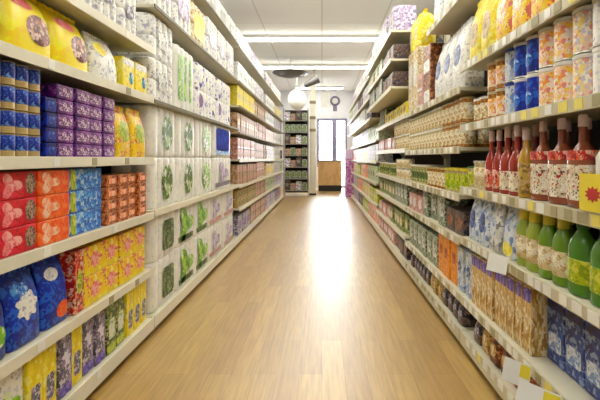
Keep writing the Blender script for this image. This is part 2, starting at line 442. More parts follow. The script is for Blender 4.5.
brown = printed('brown_bag_print', [(110, 66, 40), (150, 90, 55), (80, 50, 36), (190, 140, 95)], .04)
rust = printed('rust_bag_print', [(150, 70, 40), (120, 50, 36), (190, 110, 70)], .035)
wheat = printed('wheat_print', [(200, 170, 110), (220, 195, 145), (170, 135, 80), (235, 222, 190)], .03, .4, .6, None, (1, 1, .4))
violet = printed('violet_print', [(110, 90, 170), (80, 65, 150), (150, 130, 200)], .025)
slate = printed('slate_blue_print', [(60, 80, 140), (90, 110, 165), (150, 165, 195), (40, 50, 100)], .04)
cloud = printed('cloud_blue_print', [(190, 205, 225), (225, 230, 238), (140, 160, 200), (210, 215, 215)], .035)
orangecard = printed('orange_card_print', [(222, 150, 50), (205, 130, 40), (235, 175, 90)], .03)
green_grey = printed('green_grey_print', [(150, 160, 140), (110, 120, 100), (190, 196, 180), (70, 80, 66)], .03)
jarfill = printed('amber_preserve', [(170, 120, 60), (190, 150, 90), (140, 90, 50)], .03, .2)
jarpale = printed('pale_preserve', [(196, 186, 140), (176, 160, 110), (210, 200, 170)], .03, .2)
dark = printed('dark_mixed_print', [(60, 54, 60), (90, 70, 60), (40, 40, 60), (130, 110, 100)], .03)

# front left
bag('coffeebag', 'coffee_bag', 'bag', 'black foil coffee bag', .17, .27, black, greyprint, .12)
bag('petbag', 'pet_food_bag', 'bag', 'big yellow food bag', .31, .284, yel, foodpic, .19, cx=.14, cz=.4, rx=.27, rz=.22, lab2=pink)
bag('flourbag', 'flour_bag', 'bag', 'white bag with yellow corner', .28, .25, whiteprint, yel2, .15, cx=-.2, cz=.68, rx=.2, rz=.14)
carton('creambox', 'food_carton', 'carton', 'yellow and teal carton', .17, .19, yel2, teal, .16, cx=.2, cz=.4, rx=.2, rz=.2, band=whiteprint, bh=.2, band_top=True)
rolls('whitepack', 'toilet_roll_pack', 'roll pack', 'white wrapped roll pack', .27, .29, whiteprint, greyprint, 3, 2, .25, 2, rx=.2, rz=.14)
tin('bluecan', 'tin_can', 'can', 'small blue labelled can', .0345, .088, goldm, canblue, None, .3, .96)
carton('purplebox', 'small_carton', 'carton', 'flat purple carton', .136, .063, purple, mauve, .16, 'rect', rx=.4, rz=.3)
carton('indigobox', 'small_carton', 'carton', 'flat dark indigo carton', .075, .062, navyprint, canblue, .16, 'rect', rx=.3, rz=.25)
bag('limebag', 'snack_bag', 'bag', 'yellow and lime snack bag', .205, .31, yellowpink, lime, .12, cz=.5, rx=.36, rz=.2)
carton('redtissue', 'tissue_box', 'tissue box', 'red tissue box with pink swirl', .222, .103, red, pink, .12, 'leaf', cx=-.2, cz=.5, rx=.3, rz=.5)
P['redtissue']['parts'].append(('side_oval', patch('redtissue_oval', greybrown, [(0, .111, .06, 26), (.103, .111, .06, 26)], .072, .055, .032, .042)))
carton('orangetissue', 'tissue_box', 'tissue box', 'orange tissue box with peach swirl', .232, .103, orange, peach, .12, 'leaf', cx=-.18, rx=.34, rz=.48)
carton('bluetissue', 'tissue_box', 'tissue box', 'sky blue tissue box', .31, .103, lightblue, lightblue, .12, 'ellipse', cx=.12, rx=.26, rz=.4)
P['bluetissue']['parts'].append(('end_print', patch('bluetissue_end', lime, [(0, .155, .06, 26), (.103, .155, .06, 26)], -.12, .052, .022, .046, 'rect')))
carton('brownbox', 'soap_carton', 'carton', 'small brown orange carton', .13, .066, brownorange, peach, .14, 'rect', rx=.3, rz=.22)
bag('navybag', 'detergent_bag', 'bag', 'navy detergent bag with green band', .2, .3, navyprint, greenprint, .13, cz=.3, rx=.42, rz=.16)
bag('bluebag', 'detergent_bag', 'bag', 'bright blue detergent bag', .2, .3, blueprint, whiteprint, .13, shape='burst', cz=.52, rx=.34, rz=.2, lab2=lightblue)
bag('tealbag', 'detergent_bag', 'bag', 'blue bag with orange foot', .19, .31, blueprint, orange, .13, cx=.15, cz=.2, rx=.26, rz=.12, lab2=whiteprint)
carton('redcarton', 'food_carton', 'carton', 'narrow dark red carton', .085, .3, redcan, lime, .14, rx=.3, rz=.2)
carton('yellowcarton', 'wipes_carton', 'carton', 'yellow carton with pink print', .185, .148, yellowpink, pink, .15, 'burst', cx=.05, rx=.26, rz=.3, band=yel2)
carton('greencarton', 'wipes_carton', 'carton', 'olive green carton', .115, .275, olive, palegreen, .2, 'rect', rx=.34, rz=.2, band=lime)
carton('greycarton', 'wipes_carton', 'carton', 'grey lilac carton', .102, .28, greyprint, lilac, .2, 'burst', cz=.6, rx=.34, rz=.16, band=violet)
carton('yellowspine', 'wipes_carton', 'carton', 'tall bright yellow carton', .1, .28, yel2, greyprint, .2, 'rect', cz=.35, rx=.3, rz=.2)
carton('whitegreen', 'wipes_carton', 'carton', 'white and green carton', .15, .27, whiteprint, greenprint, .2, 'leaf', cz=.5, rx=.4, rz=.3)

# paper goods
rolls('towelgreen', 'paper_towel_pack', 'roll pack', 'white pack with leaf-green print', .5, .345, whitefilm, greenprint, 4, 2, .3, 1, 'leaf', rx=.44, rz=.46, lab2=darkgreen)
rolls('toweldark', 'paper_towel_pack', 'roll pack', 'white pack with dark green print', .52, .345, whitefilm, darkgreen, 4, 2, .3, 1, 'rect', cx=.12, cz=.46, rx=.24, rz=.32)
rolls('towelspot', 'paper_towel_pack', 'roll pack', 'white pack with green spot', .54, .362, whitefilm, leafprint, 4, 2, .3, 1, 'ellipse', cx=.08, rx=.22, rz=.36)
rolls('towelspot2', 'paper_towel_pack', 'roll pack', 'white pack with pale green spot', .62, .362, whitefilm, sprigprint, 5, 2, .3, 1, 'ellipse', cx=.1, rx=.24, rz=.38)
rolls('lilacwide', 'paper_towel_pack', 'roll pack', 'wide white pack with lilac print', .95, .362, whitefilm, lilac, 6, 2, .3, 1, 'leaf', rx=.3, rz=.4, lab2=greyprint)
rolls('bluepack', 'paper_towel_pack', 'roll pack', 'blue and white roll pack', .95, .36, whitefilm, royal, 6, 2, .3, 1, 'rect', cx=.0, cz=.56, rx=.36, rz=.36, lab2=lightblue)
rolls('lilacpack', 'paper_towel_pack', 'roll pack', 'white pack with lilac print', .66, .345, whitefilm, lilac, 5, 2, .3, 1, 'leaf', rx=.32, rz=.4, lab2=rosepink)
rolls('talltower', 'toilet_roll_pack', 'roll pack', 'plain white tall roll pack', .5, .3, whiteprint, palegrey, 4, 2, .3, 2, 'rect', rx=.2, rz=.2)
rolls('stripepack', 'paper_towel_pack', 'roll pack', 'green striped towel roll pack', .56, .52, whitefilm, greenprint, 4, 2, .3, 1, 'rect', cx=-.3, rx=.1, rz=.36)
P['stripepack']['parts'] += [('stripe', patch('stripepack_s%d' % i, greenprint, [(0, 1, .1505, 30), (.52, 1, .1505, 30)], .28 * .5 * i - .03, .27, .034, .19, 'rect')) for i in (0, 1)]
rolls('dotpack', 'toilet_roll_pack', 'roll pack', 'white roll pack with purple dots', .8, .5, purpledot, purple, 6, 2, .3, 2, 'ellipse', cx=-.3, cz=.3, rx=.09, rz=.13)
rolls('toppack', 'toilet_roll_pack', 'roll pack', 'pale wrapped roll pack', .48, .4, whiteprint, lilac, 4, 2, .3, 2, 'rect', rx=.3, rz=.2)
rolls('topyellow', 'toilet_roll_pack', 'roll pack', 'cream yellow roll pack', .5, .38, creamp, yel2, 4, 2, .3, 2, 'rect', rx=.34, rz=.3)
rolls('loftpack', 'toilet_roll_pack', 'roll pack', 'low white roll pack', .5, .24, whitefilm, palegrey, 4, 2, .3, 1, 'rect', rx=.26, rz=.25)

# front right
bag('pastabag', 'pasta_bag', 'bag', 'tall golden yellow bag', .2, .38, yel2, ochre, .13, cz=.42, rx=.3, rz=.2)
bag('chipbag', 'snack_bag', 'bag', 'yellow orange snack bag', .19, .36, yellowpink, flower, .13, cz=.5, rx=.34, rz=.22)
tin('tanjar', 'spread_jar', 'jar', 'tan jar with pale lid', .048, .135, jarfill, creamp, whitecap, .15, .8, .008)
tin('orangejar', 'spread_jar', 'jar', 'orange jar with cream lid', .048, .145, jarfill, flower, tan, .15, .8, .008)
tin('bluetube', 'drink_canister', 'canister', 'blue canister with white lid', .054, .155, steel, blueprint, whitecap, .05, .95, .008)
P['bluetube']['parts'].append(('badge', patch('bluetube_badge', lightblue, [(0, .0545, .0545, 2), (.16, .0545, .0545, 2)], 0.0, .06, .03, .03)))
tin('paletube', 'drink_canister', 'canister', 'white blue-flecked canister', .05, .155, steel, cloud, bluecap, .05, .95, .008)
tin('whitetube', 'drink_canister', 'canister', 'white flecked canister', .05, .155, steel, whiteprint, whitecap, .05, .95, .008)
tin('flowertube', 'drink_canister', 'canister', 'orange flowered canister', .056, .155, steel, flower, whitecap, .05, .95, .008)
tin('creamtube', 'drink_canister', 'canister', 'cream pink canister', .056, .155, steel, paleflower, whitecap, .05, .95, .008)
tin('darkbluetube', 'drink_canister', 'canister', 'dark blue canister', .052, .155, steel, navyprint, bluecap, .05, .95, .008)
bottle('redsauce', 'sauce_bottle', 'bottle', 'red sauce bottle with cream label', .1, .335, sauce, saucelab, pinkcap, .075, .36, .16, (.06, .34), .46)
bottle('redsauce2', 'sauce_bottle', 'bottle', 'red sauce bottle with red label', .09, .325, sauce, redcan, pinkcap, .07, .36, .17, (.06, .36), .46)
bottle('yellowsauce', 'sauce_bottle', 'bottle', 'mustard-labelled sauce bottle', .09, .31, mustard, ochre, pinkcap, .07, .42, .16, (.06, .5), .55)
bottle('bigsauce', 'sauce_bottle', 'bottle', 'wide brown-red sauce bottle', .135, .335, sauce2, saucelab, pinkcap, .09, .3, .13, (.08, .46), .5, lab2=redcan)
bottle('whitejug', 'sauce_jug', 'jug', 'white jug with yellow label', .13, .29, whitecap, yellowpink, whitecap, .1, .4, .12, (.08, .42), .62)
tin('greenjar', 'relish_jar', 'jar', 'small green relish jar', .038, .12, jarpale, lime, greencap, .15, .8, .006)
tin('palejar', 'relish_jar', 'jar', 'pale jar with cream label', .042, .155, jarpale, creamp, steel, .15, .8, .006)
bag('bluepouch', 'cleaner_pouch', 'pouch', 'white and blue refill pouch', .16, .25, cloud, slate, .09, cz=.5, rx=.3, rz=.22)
bag('palepouch', 'cleaner_pouch', 'pouch', 'silver white refill pouch', .15, .25, palegrey, cloud, .09, cz=.5, rx=.3, rz=.22)
bag('yellowpouch', 'cleaner_pouch', 'pouch', 'pale pouch with yellow foot', .15, .25, cloud, yel2, .09, cz=.18, rx=.38, rz=.14)
bottle('limesoap', 'soap_bottle', 'bottle', 'lime soap bottle with yellow cap', .095, .27, limesoap, creamp, yellcap, .065, .62, .22, (.14, .52), .62)
bottle('greensoap', 'soap_bottle', 'bottle', 'bright green soap bottle', .1, .265, greensoap, creamp, yellcap, .07, .5, .18, (.14, .5), .62)
bottle('deepsoap', 'soap_bottle', 'bottle', 'deep green soap bottle', .125, .28, deepgreen, lime, greencap, .085, .42, .14, (.16, .46), .62)
bottle('whitesoap', 'soap_bottle', 'bottle', 'pearly white soap bottle', .1, .27, whitecap, greylab, yellcap, .07, .4, .13, (.14, .5), .62)
carton('wheatbox', 'cracker_carton', 'carton', 'slim tan carton with violet top', .075, .295, wheat, creamp, .16, 'ellipse', cz=.45, rx=.3, rz=.14, band=violet, bh=.2, band_top=True)
carton('bluebox', 'cracker_carton', 'carton', 'dark blue carton with pale band', .13, .3, slate, cloud, .16, 'rect', cz=.3, rx=.38, rz=.12, band=navyprint, bh=.22, band_top=True)
carton('bluewhitebox', 'cracker_carton', 'carton', 'blue white patterned carton', .12, .28, cloud, slate, .16, 'burst', cz=.55, rx=.34, rz=.18)
bag('brownbag', 'rice_bag', 'bag', 'small brown bag', .13, .165, brown, wheat, .11, rx=.28, rz=.2)
bag('rustbag', 'rice_bag', 'bag', 'small rust-red bag', .13, .165, rust, brown, .11, rx=.28, rz=.2)
bag('darkbag', 'rice_bag', 'bag', 'small dark bag', .12, .16, dark, greyprint, .11, rx=.28, rz=.2)
bag('goldbag', 'rice_bag', 'bag', 'small golden bag', .13, .165, ochre, wheat, .11, rx=.28, rz=.2)

# middle distance
carton('rosecarton', 'food_carton', 'carton', 'rose brown carton', .19, .14, rose, rosepink, .2, 'rect', rx=.3, rz=.22)
carton('pinkcarton', 'food_carton', 'carton', 'dusty pink carton', .22, .15, rosepink, rose, .2, rx=.3, rz=.24, band=whiteprint)
carton('ochrecarton', 'food_carton', 'carton', 'ochre and green carton', .2, .12, ochre, olive, .2, rx=.3, rz=.24)
carton('tallrose', 'food_carton', 'carton', 'tall rose brown carton', .22, .27, rose, creamp, .2, 'rect', cz=.55, rx=.3, rz=.14)
carton('yellowpale', 'food_carton', 'carton', 'pale yellow carton', .24, .28, yel2, creamp, .2, rx=.3, rz=.2)
carton('palebox', 'food_carton', 'carton', 'pale grey carton', .38, .28, palegrey, lilac, .24, 'rect', rx=.3, rz=.2)
carton('lilacbox', 'food_carton', 'carton', 'pale lilac carton', .4, .27, lilac, palegrey, .24, rx=.3, rz=.2)
carton('greenpale', 'food_carton', 'carton', 'pale green carton', .36, .26, palegreen, olive, .24, rx=.25, rz=.2)
carton('whitebox', 'food_carton', 'carton', 'plain white carton', .4, .27, whiteprint, palegrey, .24, 'rect', rx=.3, rz=.2)
carton('purplefar', 'food_carton', 'carton', 'dull purple carton', .36, .26, greyprint, purple, .24, 'rect', rx=.3, rz=.2)
carton('creamfar', 'food_carton', 'carton', 'cream yellow carton', .36, .26, creamp, yel2, .24, rx=.3, rz=.2)
carton('pinkfar', 'food_carton', 'carton', 'pale pink carton', .36, .26, peach, rosepink, .24, rx=.3, rz=.2)
carton('darkfar', 'food_carton', 'carton', 'dark mixed carton', .3, .24, dark, greyprint, .24, rx=.3, rz=.2)
carton('limefar', 'food_carton', 'carton', 'yellow green carton', .3, .22, lime, creamp, .24, rx=.3, rz=.2)
carton('standdark', 'food_carton', 'carton', 'dark mixed carton', .165, .3, dark, green_grey, .2, rx=.3, rz=.16, cz=.6)
carton('standgreen', 'food_carton', 'carton', 'mottled grey green carton', .16, .24, green_grey, olive, .2, rx=.34, rz=.2)
carton('standpale', 'food_carton', 'carton', 'pale mixed carton', .165, .27, palegrey, lilac, .2, 'rect', rx=.34, rz=.2)
carton('standrose', 'food_carton', 'carton', 'brownish mixed carton', .16, .21, rose, greyprint, .2, 'rect', rx=.3, rz=.2)
carton('orangecard', 'tea_carton', 'carton', 'orange cardboard carton', .16, .29, orangecard, rust, .18, 'rect', cz=.6, rx=.2, rz=.12)
tin('beigejar', 'preserve_jar', 'jar', 'beige jar with pale lid', .05, .15, jarpale, creamp, whitecap, .12, .82, .008)
tin('ambercan', 'preserve_jar', 'jar', 'amber jar with gold lid', .05, .15, jarfill, creamp, goldm, .12, .82, .008)
tin('olivejar', 'preserve_jar', 'jar', 'olive jar with pale lid', .052, .16, jarpale, olive, whitecap, .12, .82, .008)
tin('yellowjar', 'preserve_jar', 'jar', 'yellow green jar', .052, .155, jarpale, lime, yellcap, .12, .82, .008)
tin('redcan', 'soup_can', 'can', 'red and cream soup can', .04, .11, steel, redcan, None, .06, .94)
tin('creamcan', 'soup_can', 'can', 'cream soup can', .04, .11, steel, creamp, None, .06, .94)
bag('whitetall', 'flour_bag', 'bag', 'tall white bag with blue print', .26, .46, whiteprint, slate, .16, cz=.5, rx=.28, rz=.16)
bag('lilactall', 'flour_bag', 'bag', 'tall white lilac-specked bag', .26, .44, whiteprint, lilac, .16, cz=.5, rx=.3, rz=.2)
carton('whitetower', 'tall_carton', 'carton', 'tall cream carton', .21, .6, creamp, whiteprint, .2, 'rect', cz=.6, rx=.3, rz=.2)
carton('talldark', 'tall_carton', 'carton', 'dark brown and pale carton', .26, .25, brown, whiteprint, .2, 'rect', cz=.3, rx=.4, rz=.2)
SR = [(0, .085, .07, 5), (.02, .1, .09, 4), (.16, .102, .095, 3.2), (.27, .098, .088, 3), (.32, .07, .06, 2.5), (.335, .03, .03, 2)]
proto('yellowtop', 'snack_bag', 'bag', 'puffed yellow bag', .21, .2, .375, loft('yellowtop', yel2, SR, 28), [('label', patch('yellowtop_label', creamp, SR, 0, .15, .06, .07)), ('neck_tie', loft('yellowtop_tie', yel2, [(.333, .024, .024, 2), (.345, .022, .022, 2), (.36, .04, .022, 2), (.375, .046, .012, 2)], 16))])
carton('greengrey', 'tea_carton', 'carton', 'grey green carton', .18, .24, green_grey, palegrey, .18, 'rect', rx=.3, rz=.2)
carton('yellowlow', 'tea_carton', 'carton', 'low yellow carton', .22, .14, yel2, ochre, .2, rx=.3, rz=.25)
carton('darkbox', 'tea_carton', 'carton', 'black and brown carton', .2, .16, dark, brown, .2, rx=.3, rz=.25)
carton('pinkbox', 'tea_carton', 'carton', 'speckled pink carton', .2, .16, rosepink, whiteprint, .2, rx=.3, rz=.25)
carton('mixgreen', 'tea_carton', 'carton', 'mottled green carton', .22, .2, olive, creamp, .2, rx=.3, rz=.25)

# ------------------------------------------------------------------ stocking the front left rack
s = stock
y = s(L1, 4, 'coffeebag', 1.49, n=1); y = s(L1, 4, 'petbag', y, n=2); y = s(L1, 4, 'flourbag', y + .02, n=1); s(L1, 4, 'creambox', y + .03, n=2)
s(L1, 5, 'whitepack', 2.06, 3.03)
y = s(L1, 3, 'bluecan', 1.51, n=5, tiers=4, gap=.005, rows=2, jit=.004); y = s(L1, 3, 'indigobox', y + .006, n=1, tiers=4); y = s(L1, 3, 'purplebox', y, n=4, tiers=5); s(L1, 3, 'limebag', y + .02, n=2)
y = s(L1, 2, 'redtissue', 1.385, n=2, tiers=3); y = s(L1, 2, 'orangetissue', y, n=1, tiers=3); y = s(L1, 2, 'bluetissue', y, n=1, tiers=3); s(L1, 2, 'brownbox', y + .03, n=4, tiers=4)
y = s(L1, 1, 'navybag', 1.49, n=1); y = s(L1, 1, 'bluebag', y, n=1); y = s(L1, 1, 'tealbag', y + .01, n=1); y = s(L1, 1, 'redcarton', y, n=1); s(L1, 1, 'yellowcarton', y, n=4, tiers=2)
y = s(L1, 0, 'whitegreen', 1.62, n=1); y = s(L1, 0, 'yellowspine', y, n=2); y = s(L1, 0, 'greycarton', y, n=1); y = s(L1, 0, 'yellowspine', y, n=1)
y = s(L1, 0, 'greycarton', y, n=2); y = s(L1, 0, 'greencarton', y, n=2); s(L1, 0, 'yellowspine', y + .01, 3.03)

# paper goods rack
y = s(L2, 0, 'toweldark', 3.08, n=1, tiers=2, jit=.0); y = s(L2, 0, 'towelgreen', y, n=2, tiers=2); s(L2, 0, 'lilacpack', y, n=2, tiers=2)
y = s(L2, 1, 'towelspot', 3.08, n=2, tiers=2); y = s(L2, 1, 'towelspot2', y, n=1, tiers=2); s(L2, 1, 'lilacwide', y + .02, n=1); p = P['bluepack']; place_one(p, -(LF + .024 + p['d'] / 2), y + .02 + p['w'] / 2, .84 + .002 + .362 + .003, math.pi / 2, 'blue and white roll pack on top of the white lilac-printed pack', 'blue roll packs')
y = s(L2, 2, 'talltower', 3.08, n=1, tiers=2); y = s(L2, 2, 'stripepack', y, n=1); s(L2, 2, 'dotpack', y + .02, n=2)
y = s(L2, 3, 'toppack', 3.08, n=2); y = s(L2, 3, 'topyellow', y, n=1); s(L2, 3, 'toppack', y, 6.15)
s(L2, 4, 'loftpack', 3.08, 6.15)

# middle left and far left racks
for lv, rows_ in enumerate([
    [('purplefar', 3, 1), ('rosecarton', 10, 2)], [('ochrecarton', 8, 2), ('rosecarton', 7, 2)], [('rosecarton', 9, 2), ('pinkcarton', 6, 2)],
    [('pinkcarton', 7, 2), ('rosecarton', 7, 2)], [('tallrose', 8, 1), ('rosecarton', 6, 2)], [('yellowpale', 6, 1), ('tallrose', 7, 1)],
    [('whitebox', 4, 1), ('palebox', 4, 1)], [('whitebox', 3, 1), ('lilacbox', 4, 1)]]):
    y = 6.24
    for k, n, t in rows_:
        n = max(1, min(n, int((9.36 - y) / (P[k]['w'] + .006)))); y = s(L3, lv, k, y, n=n, tiers=t)
farset = [['lilacbox', 'purplefar', 'pinkfar'], ['greenpale', 'lilacbox', 'palebox'], ['creamfar', 'palebox', 'greenpale'], ['palebox', 'whitebox', 'darkfar'], ['pinkfar', 'whitebox', 'lilacbox'], ['whitebox', 'palebox', 'purplefar'], ['whitebox', 'creamfar', 'palebox'], ['palebox', 'whitebox']]
for lv, ks in enumerate(farset):
    y = 9.44
    for k in ks:
        y = s(L4, lv, k, y, n=max(1, min(4, int((13.25 - y) / (P[k]['w'] + .006)))), jit=.02)

# ------------------------------------------------------------------ stocking the front right rack
y = s(R1, 5, 'chipbag', 1.38, n=5); s(R1, 5, 'pastabag', y, 2.8)
y = s(R1, 4, 'darkbluetube', 1.32, n=1, tiers=2); y = s(R1, 4, 'whitetube', y, n=1, tiers=2); y = s(R1, 4, 'creamtube', y, n=1, tiers=2); y = s(R1, 4, 'flowertube', y, n=2, tiers=2); y = s(R1, 4, 'bluetube', y, n=2, tiers=2); y = s(R1, 4, 'paletube', y, n=1, tiers=2)
y = s(R1, 4, 'orangejar', y + .01, n=2, tiers=2); s(R1, 4, 'tanjar', y, 2.79, rows=2, tiers=1)
y = s(R1, 3, 'whitejug', 1.39, n=1); y = s(R1, 3, 'bigsauce', y + .02, n=3, rows=2); y = s(R1, 3, 'yellowsauce', y, n=1, rows=2); y = s(R1, 3, 'redsauce', y, n=2, rows=2); y = s(R1, 3, 'redsauce2', y, n=2, rows=2)
y = s(R1, 3, 'palejar', y + .01, n=2, rows=2); s(R1, 3, 'greenjar', y + .01, 2.79, rows=2)
y = s(R1, 2, 'whitesoap', 1.3, n=1); y = s(R1, 2, 'deepsoap', y, n=2, rows=2); y = s(R1, 2, 'greensoap', y, n=2, rows=2); y = s(R1, 2, 'limesoap', y, n=2, rows=2)
y = s(R1, 2, 'yellowpouch', y + .01, n=1); y = s(R1, 2, 'palepouch', y, n=1, rows=2); s(R1, 2, 'bluepouch', y, 2.8, rows=2)
y = s(R1, 1, 'bluebox', 1.53, n=3, back=.09); y = s(R1, 1, 'wheatbox', y, n=9); s(R1, 1, 'bluewhitebox', y, 2.8)
y = s(R1, 0, 'rustbag', 1.6, n=4); y = s(R1, 0, 'brownbag', y, n=2); y = s(R1, 0, 'goldbag', y, n=1); s(R1, 0, 'darkbag', y, 2.8)

# second, third and far right racks
s(R2, 6, 'lilactall', 2.86, n=3)
y = s(R2, 5, 'whitetall', 2.86, n=3); y = s(R2, 5, 'talldark', y + .06, n=1, tiers=2); y = s(R2, 5, 'pinkcarton', y, n=1, tiers=2); y0 = y; y = s(R2, 5, 'whitetower', y, n=2)
for i in range(2):
    p = P['yellowtop']
    place_one(p, RF + .025 + p['d'] / 2, y0 + (i + .5) * (P['whitetower']['w'] + .006), 1.65 + .002 + P['whitetower']['h'] + .002, -math.pi / 2, f"puffed yellow bag standing on the {('nearer', 'farther')[i]} tall cream carton, second right rack", 'puffed yellow bags on tall cartons')
y = s(R2, 4, 'ambercan', 2.86, n=5, rows=2, tiers=2); s(R2, 4, 'beigejar', y, 4.66, rows=2, tiers=2)
y = s(R2, 3, 'yellowjar', 2.86, n=4, rows=2); y = s(R2, 3, 'ambercan', y, n=5, rows=2); s(R2, 3, 'olivejar', y, 4.66, rows=2)
y = s(R2, 2, 'darkbox', 2.86, n=2); y = s(R2, 2, 'greengrey', y, n=4, jit=.05); s(R2, 2, 'pinkbox', y, 4.66)
y = s(R2, 1, 'bluewhitebox', 2.86, n=1); y = s(R2, 1, 'orangecard', y, n=3); s(R2, 1, 'greengrey', y, 4.66)
y = s(R2, 0, 'darkbag', 2.86, n=4); y = s(R2, 0, 'goldbag', y, n=3); s(R2, 0, 'darkbag', y, 4.66)
for lv, rows_ in enumerate([
    [('darkbox', 4, 1), ('pinkbox', 8, 1)], [('mixgreen', 5, 1), ('pinkbox', 7, 1)], [('greengrey', 4, 1), ('mixgreen', 8, 1)], [('creamcan', 9, 2), ('olivejar', 16, 1)],
    [('beigejar', 8, 2), ('pinkbox', 8, 1)], [('yellowlow', 7, 1), ('greengrey', 5, 1)], [('darkbox', 4, 1), ('greengrey', 9, 1)], [('darkbox', 4, 1), ('mixgreen', 7, 1)], [('lilacbox', 2, 1), ('whitebox', 4, 1)]]):
    y = 4.74
    for k, n, t in rows_:
        n = max(1, min(n, int((7.16 - y) / (P[k]['w'] + .006)))); y = s(R3, lv, k, y, n=n, tiers=t, jit=.02)
farset = [['pinkfar', 'limefar', 'darkfar', 'lilacbox'], ['limefar', 'creamfar', 'pinkfar', 'palebox'], ['greenpale', 'pinkfar', 'limefar', 'creamfar'], ['palebox', 'creamfar', 'greenpale', 'pinkfar'],
          ['greenpale', 'palebox', 'whitebox', 'creamfar'], ['darkfar', 'whitebox', 'lilacbox', 'palebox'], ['palebox', 'darkfar', 'whitebox', 'greenpale'], ['whitebox', 'palebox', 'lilacbox']]
for lv, ks in enumerate(farset):
    y = 7.25
    for k in ks:
        y = s(R4, lv, k, y, n=max(1, min(4, int((13.25 - y) / (P[k]['w'] + .006)))), jit=.02)

# ------------------------------------------------------------------ cards on the right price rails
m_card = plain('white_card', (246, 245, 240), .5)
m_cardy = plain('yellow_card', (246, 226, 60), .5)
m_cardr = plain('red_ink', (196, 40, 40), .5)
def talker(y, z, w, h, label, tilt, foot=None, mark=None, out=.0):
    """a price card in a clip, standing out from the rail into the aisle"""
    x = RF - .010
    bm = bmesh.new(); add_box(bm, -w, -.004, -.0012, .0012, -h, 0, 0)
    o = link('price_card', to_mesh(bm, 'price_card', m_card)); o.location = (x, y, z); o.rotation_euler = (-.55, tilt, math.radians(out))
    tag(o, label, 'price card', 'price cards standing out from the right rack')
    link('clip', box_mesh('card_clip', m_rail, -.008, .0, -.004, .004, -.03, .004), o)
    if foot: link('colour_panel', box_mesh('card_panel', foot, -w * .42, -.006, -.0022, -.0012, -h * .62, -h * .06), o)
talker(2.06, .742, .09, .085, 'white price card jutting out below the silver pouches', .25, out=-14)
talker(1.83, .35, .11, .09, 'white price card with yellow panel under the slim tan cartons', .3, m_cardy, out=-14)
talker(1.60, .35, .15, .1, 'large white price card with yellow panel under the dark blue cartons', .3, m_cardy, out=-18)
# flat yellow price sign clipped to the rail by the white jug
bm = bmesh.new(); add_box(bm, -.0015, .0015, -.075, .075, .004, .125, 0)
o = link('price_sign', to_mesh(bm, 'price_sign', m_cardy)); o.location = (RF - .012, 1.42, 1.025)
tag(o, 'yellow price sign with red burst in front of the white jug', 'price sign')
bm = bmesh.new()
vs = [bm.verts.new((-.0025, math.cos(t) * r, .06 + math.sin(t) * r * .6)) for t, r in [(2 * math.pi * i / 20, .045 if i % 2 else .03) for i in range(20)]]
bm.faces.new(vs); link('red_burst', to_mesh(bm, 'red_burst', m_cardr), o)

# ------------------------------------------------------------------ the room
XL, XR, YB, YR, H = -4.0, 4.0, 18.0, -2.0, 3.9
m, nt, b = new_mat('laminate_floor', .36)
b.inputs['Specular IOR Level'].default_value = .6
b.inputs['Coat Weight'].default_value = .9; b.inputs['Coat IOR'].default_value = 1.75; b.inputs['Coat Roughness'].default_value = .38
N, K = nt.nodes, nt.links
tc = N.new('ShaderNodeTexCoord'); mp = N.new('ShaderNodeMapping'); mp.inputs['Rotation'].default_value = (0, 0, math.pi / 2)
br = N.new('ShaderNodeTexBrick'); br.offset = .37
for k, v in (('Scale', 1.0), ('Mortar Size', .0012), ('Brick Width', 1.25), ('Row Height', .125), ('Bias', 0.0)): br.inputs[k].default_value = v
br.inputs['Color1'].default_value = lin((200, 164, 84)); br.inputs['Color2'].default_value = lin((178, 139, 68)); br.inputs['Mortar'].default_value = lin((150, 110, 62))
mp2 = N.new('ShaderNodeMapping'); mp2.inputs['Scale'].default_value = (16, 1.1, 1)
gr = N.new('ShaderNodeTexNoise'); gr.inputs['Scale'].default_value = 3.0; gr.inputs['Detail'].default_value = 5
mx = N.new('ShaderNodeMix'); mx.data_type = 'RGBA'; mx.blend_type = 'MULTIPLY'; mx.inputs[0].default_value = .6
rp = N.new('ShaderNodeValToRGB'); rp.color_ramp.elements[0].position = .3; rp.color_ramp.elements[0].color = (.5, .42, .36, 1); rp.color_ramp.elements[1].position = .65; rp.color_ramp.elements[1].color = (1, 1, 1, 1)
K.new(tc.outputs['Object'], mp.inputs['Vector']); K.new(mp.outputs[0], br.inputs['Vector'])
K.new(tc.outputs['Object'], mp2.inputs['Vector']); K.new(mp2.outputs[0], gr.inputs['Vector']); K.new(gr.outputs['Fac'], rp.inputs[0])
K.new(br.outputs['Color'], mx.inputs[6]); K.new(rp.outputs[0], mx.inputs[7]); K.new(mx.outputs[2], b.inputs['Base Color'])
struct('floor', box_mesh('floor', m, XL - .2, XR + .2, YR - .2, YB + .2, -.1, 0))
m_wall = plain('wall_paint', (226, 226, 230), .7, var=.01)
m_ceil, nt, b = new_mat('ceiling_panels', .8)
N, K = nt.nodes, nt.links
tc = N.new('ShaderNodeTexCoord'); br = N.new('ShaderNodeTexBrick'); br.offset = 0
for k, v in (('Scale', 1.0), ('Mortar Size', .012), ('Brick Width', 1.2), ('Row Height', 3.0)): br.inputs[k].default_value = v
br.inputs['Color1'].default_value = lin((236, 236, 230)); br.inputs['Color2'].default_value = lin((230, 230, 226)); br.inputs['Mortar'].default_value = lin((205, 200, 192))
K.new(tc.outputs['Object'], br.inputs['Vector']); K.new(br.outputs['Color'], b.inputs['Base Color'])
struct('ceiling', box_mesh('ceiling', m_ceil, XL - .2, XR + .2, YR - .2, YB + .2, H, H + .1))
struct('wall_left', box_mesh('wall_left', m_wall, XL - .2, XL, YR, YB, 0, H))
struct('wall_right', box_mesh('wall_right', m_wall, XR, XR + .2, YR, YB, 0, H))
struct('wall_rear', box_mesh('wall_rear', m_wall, XL, XR, YR - .2, YR, 0, H))
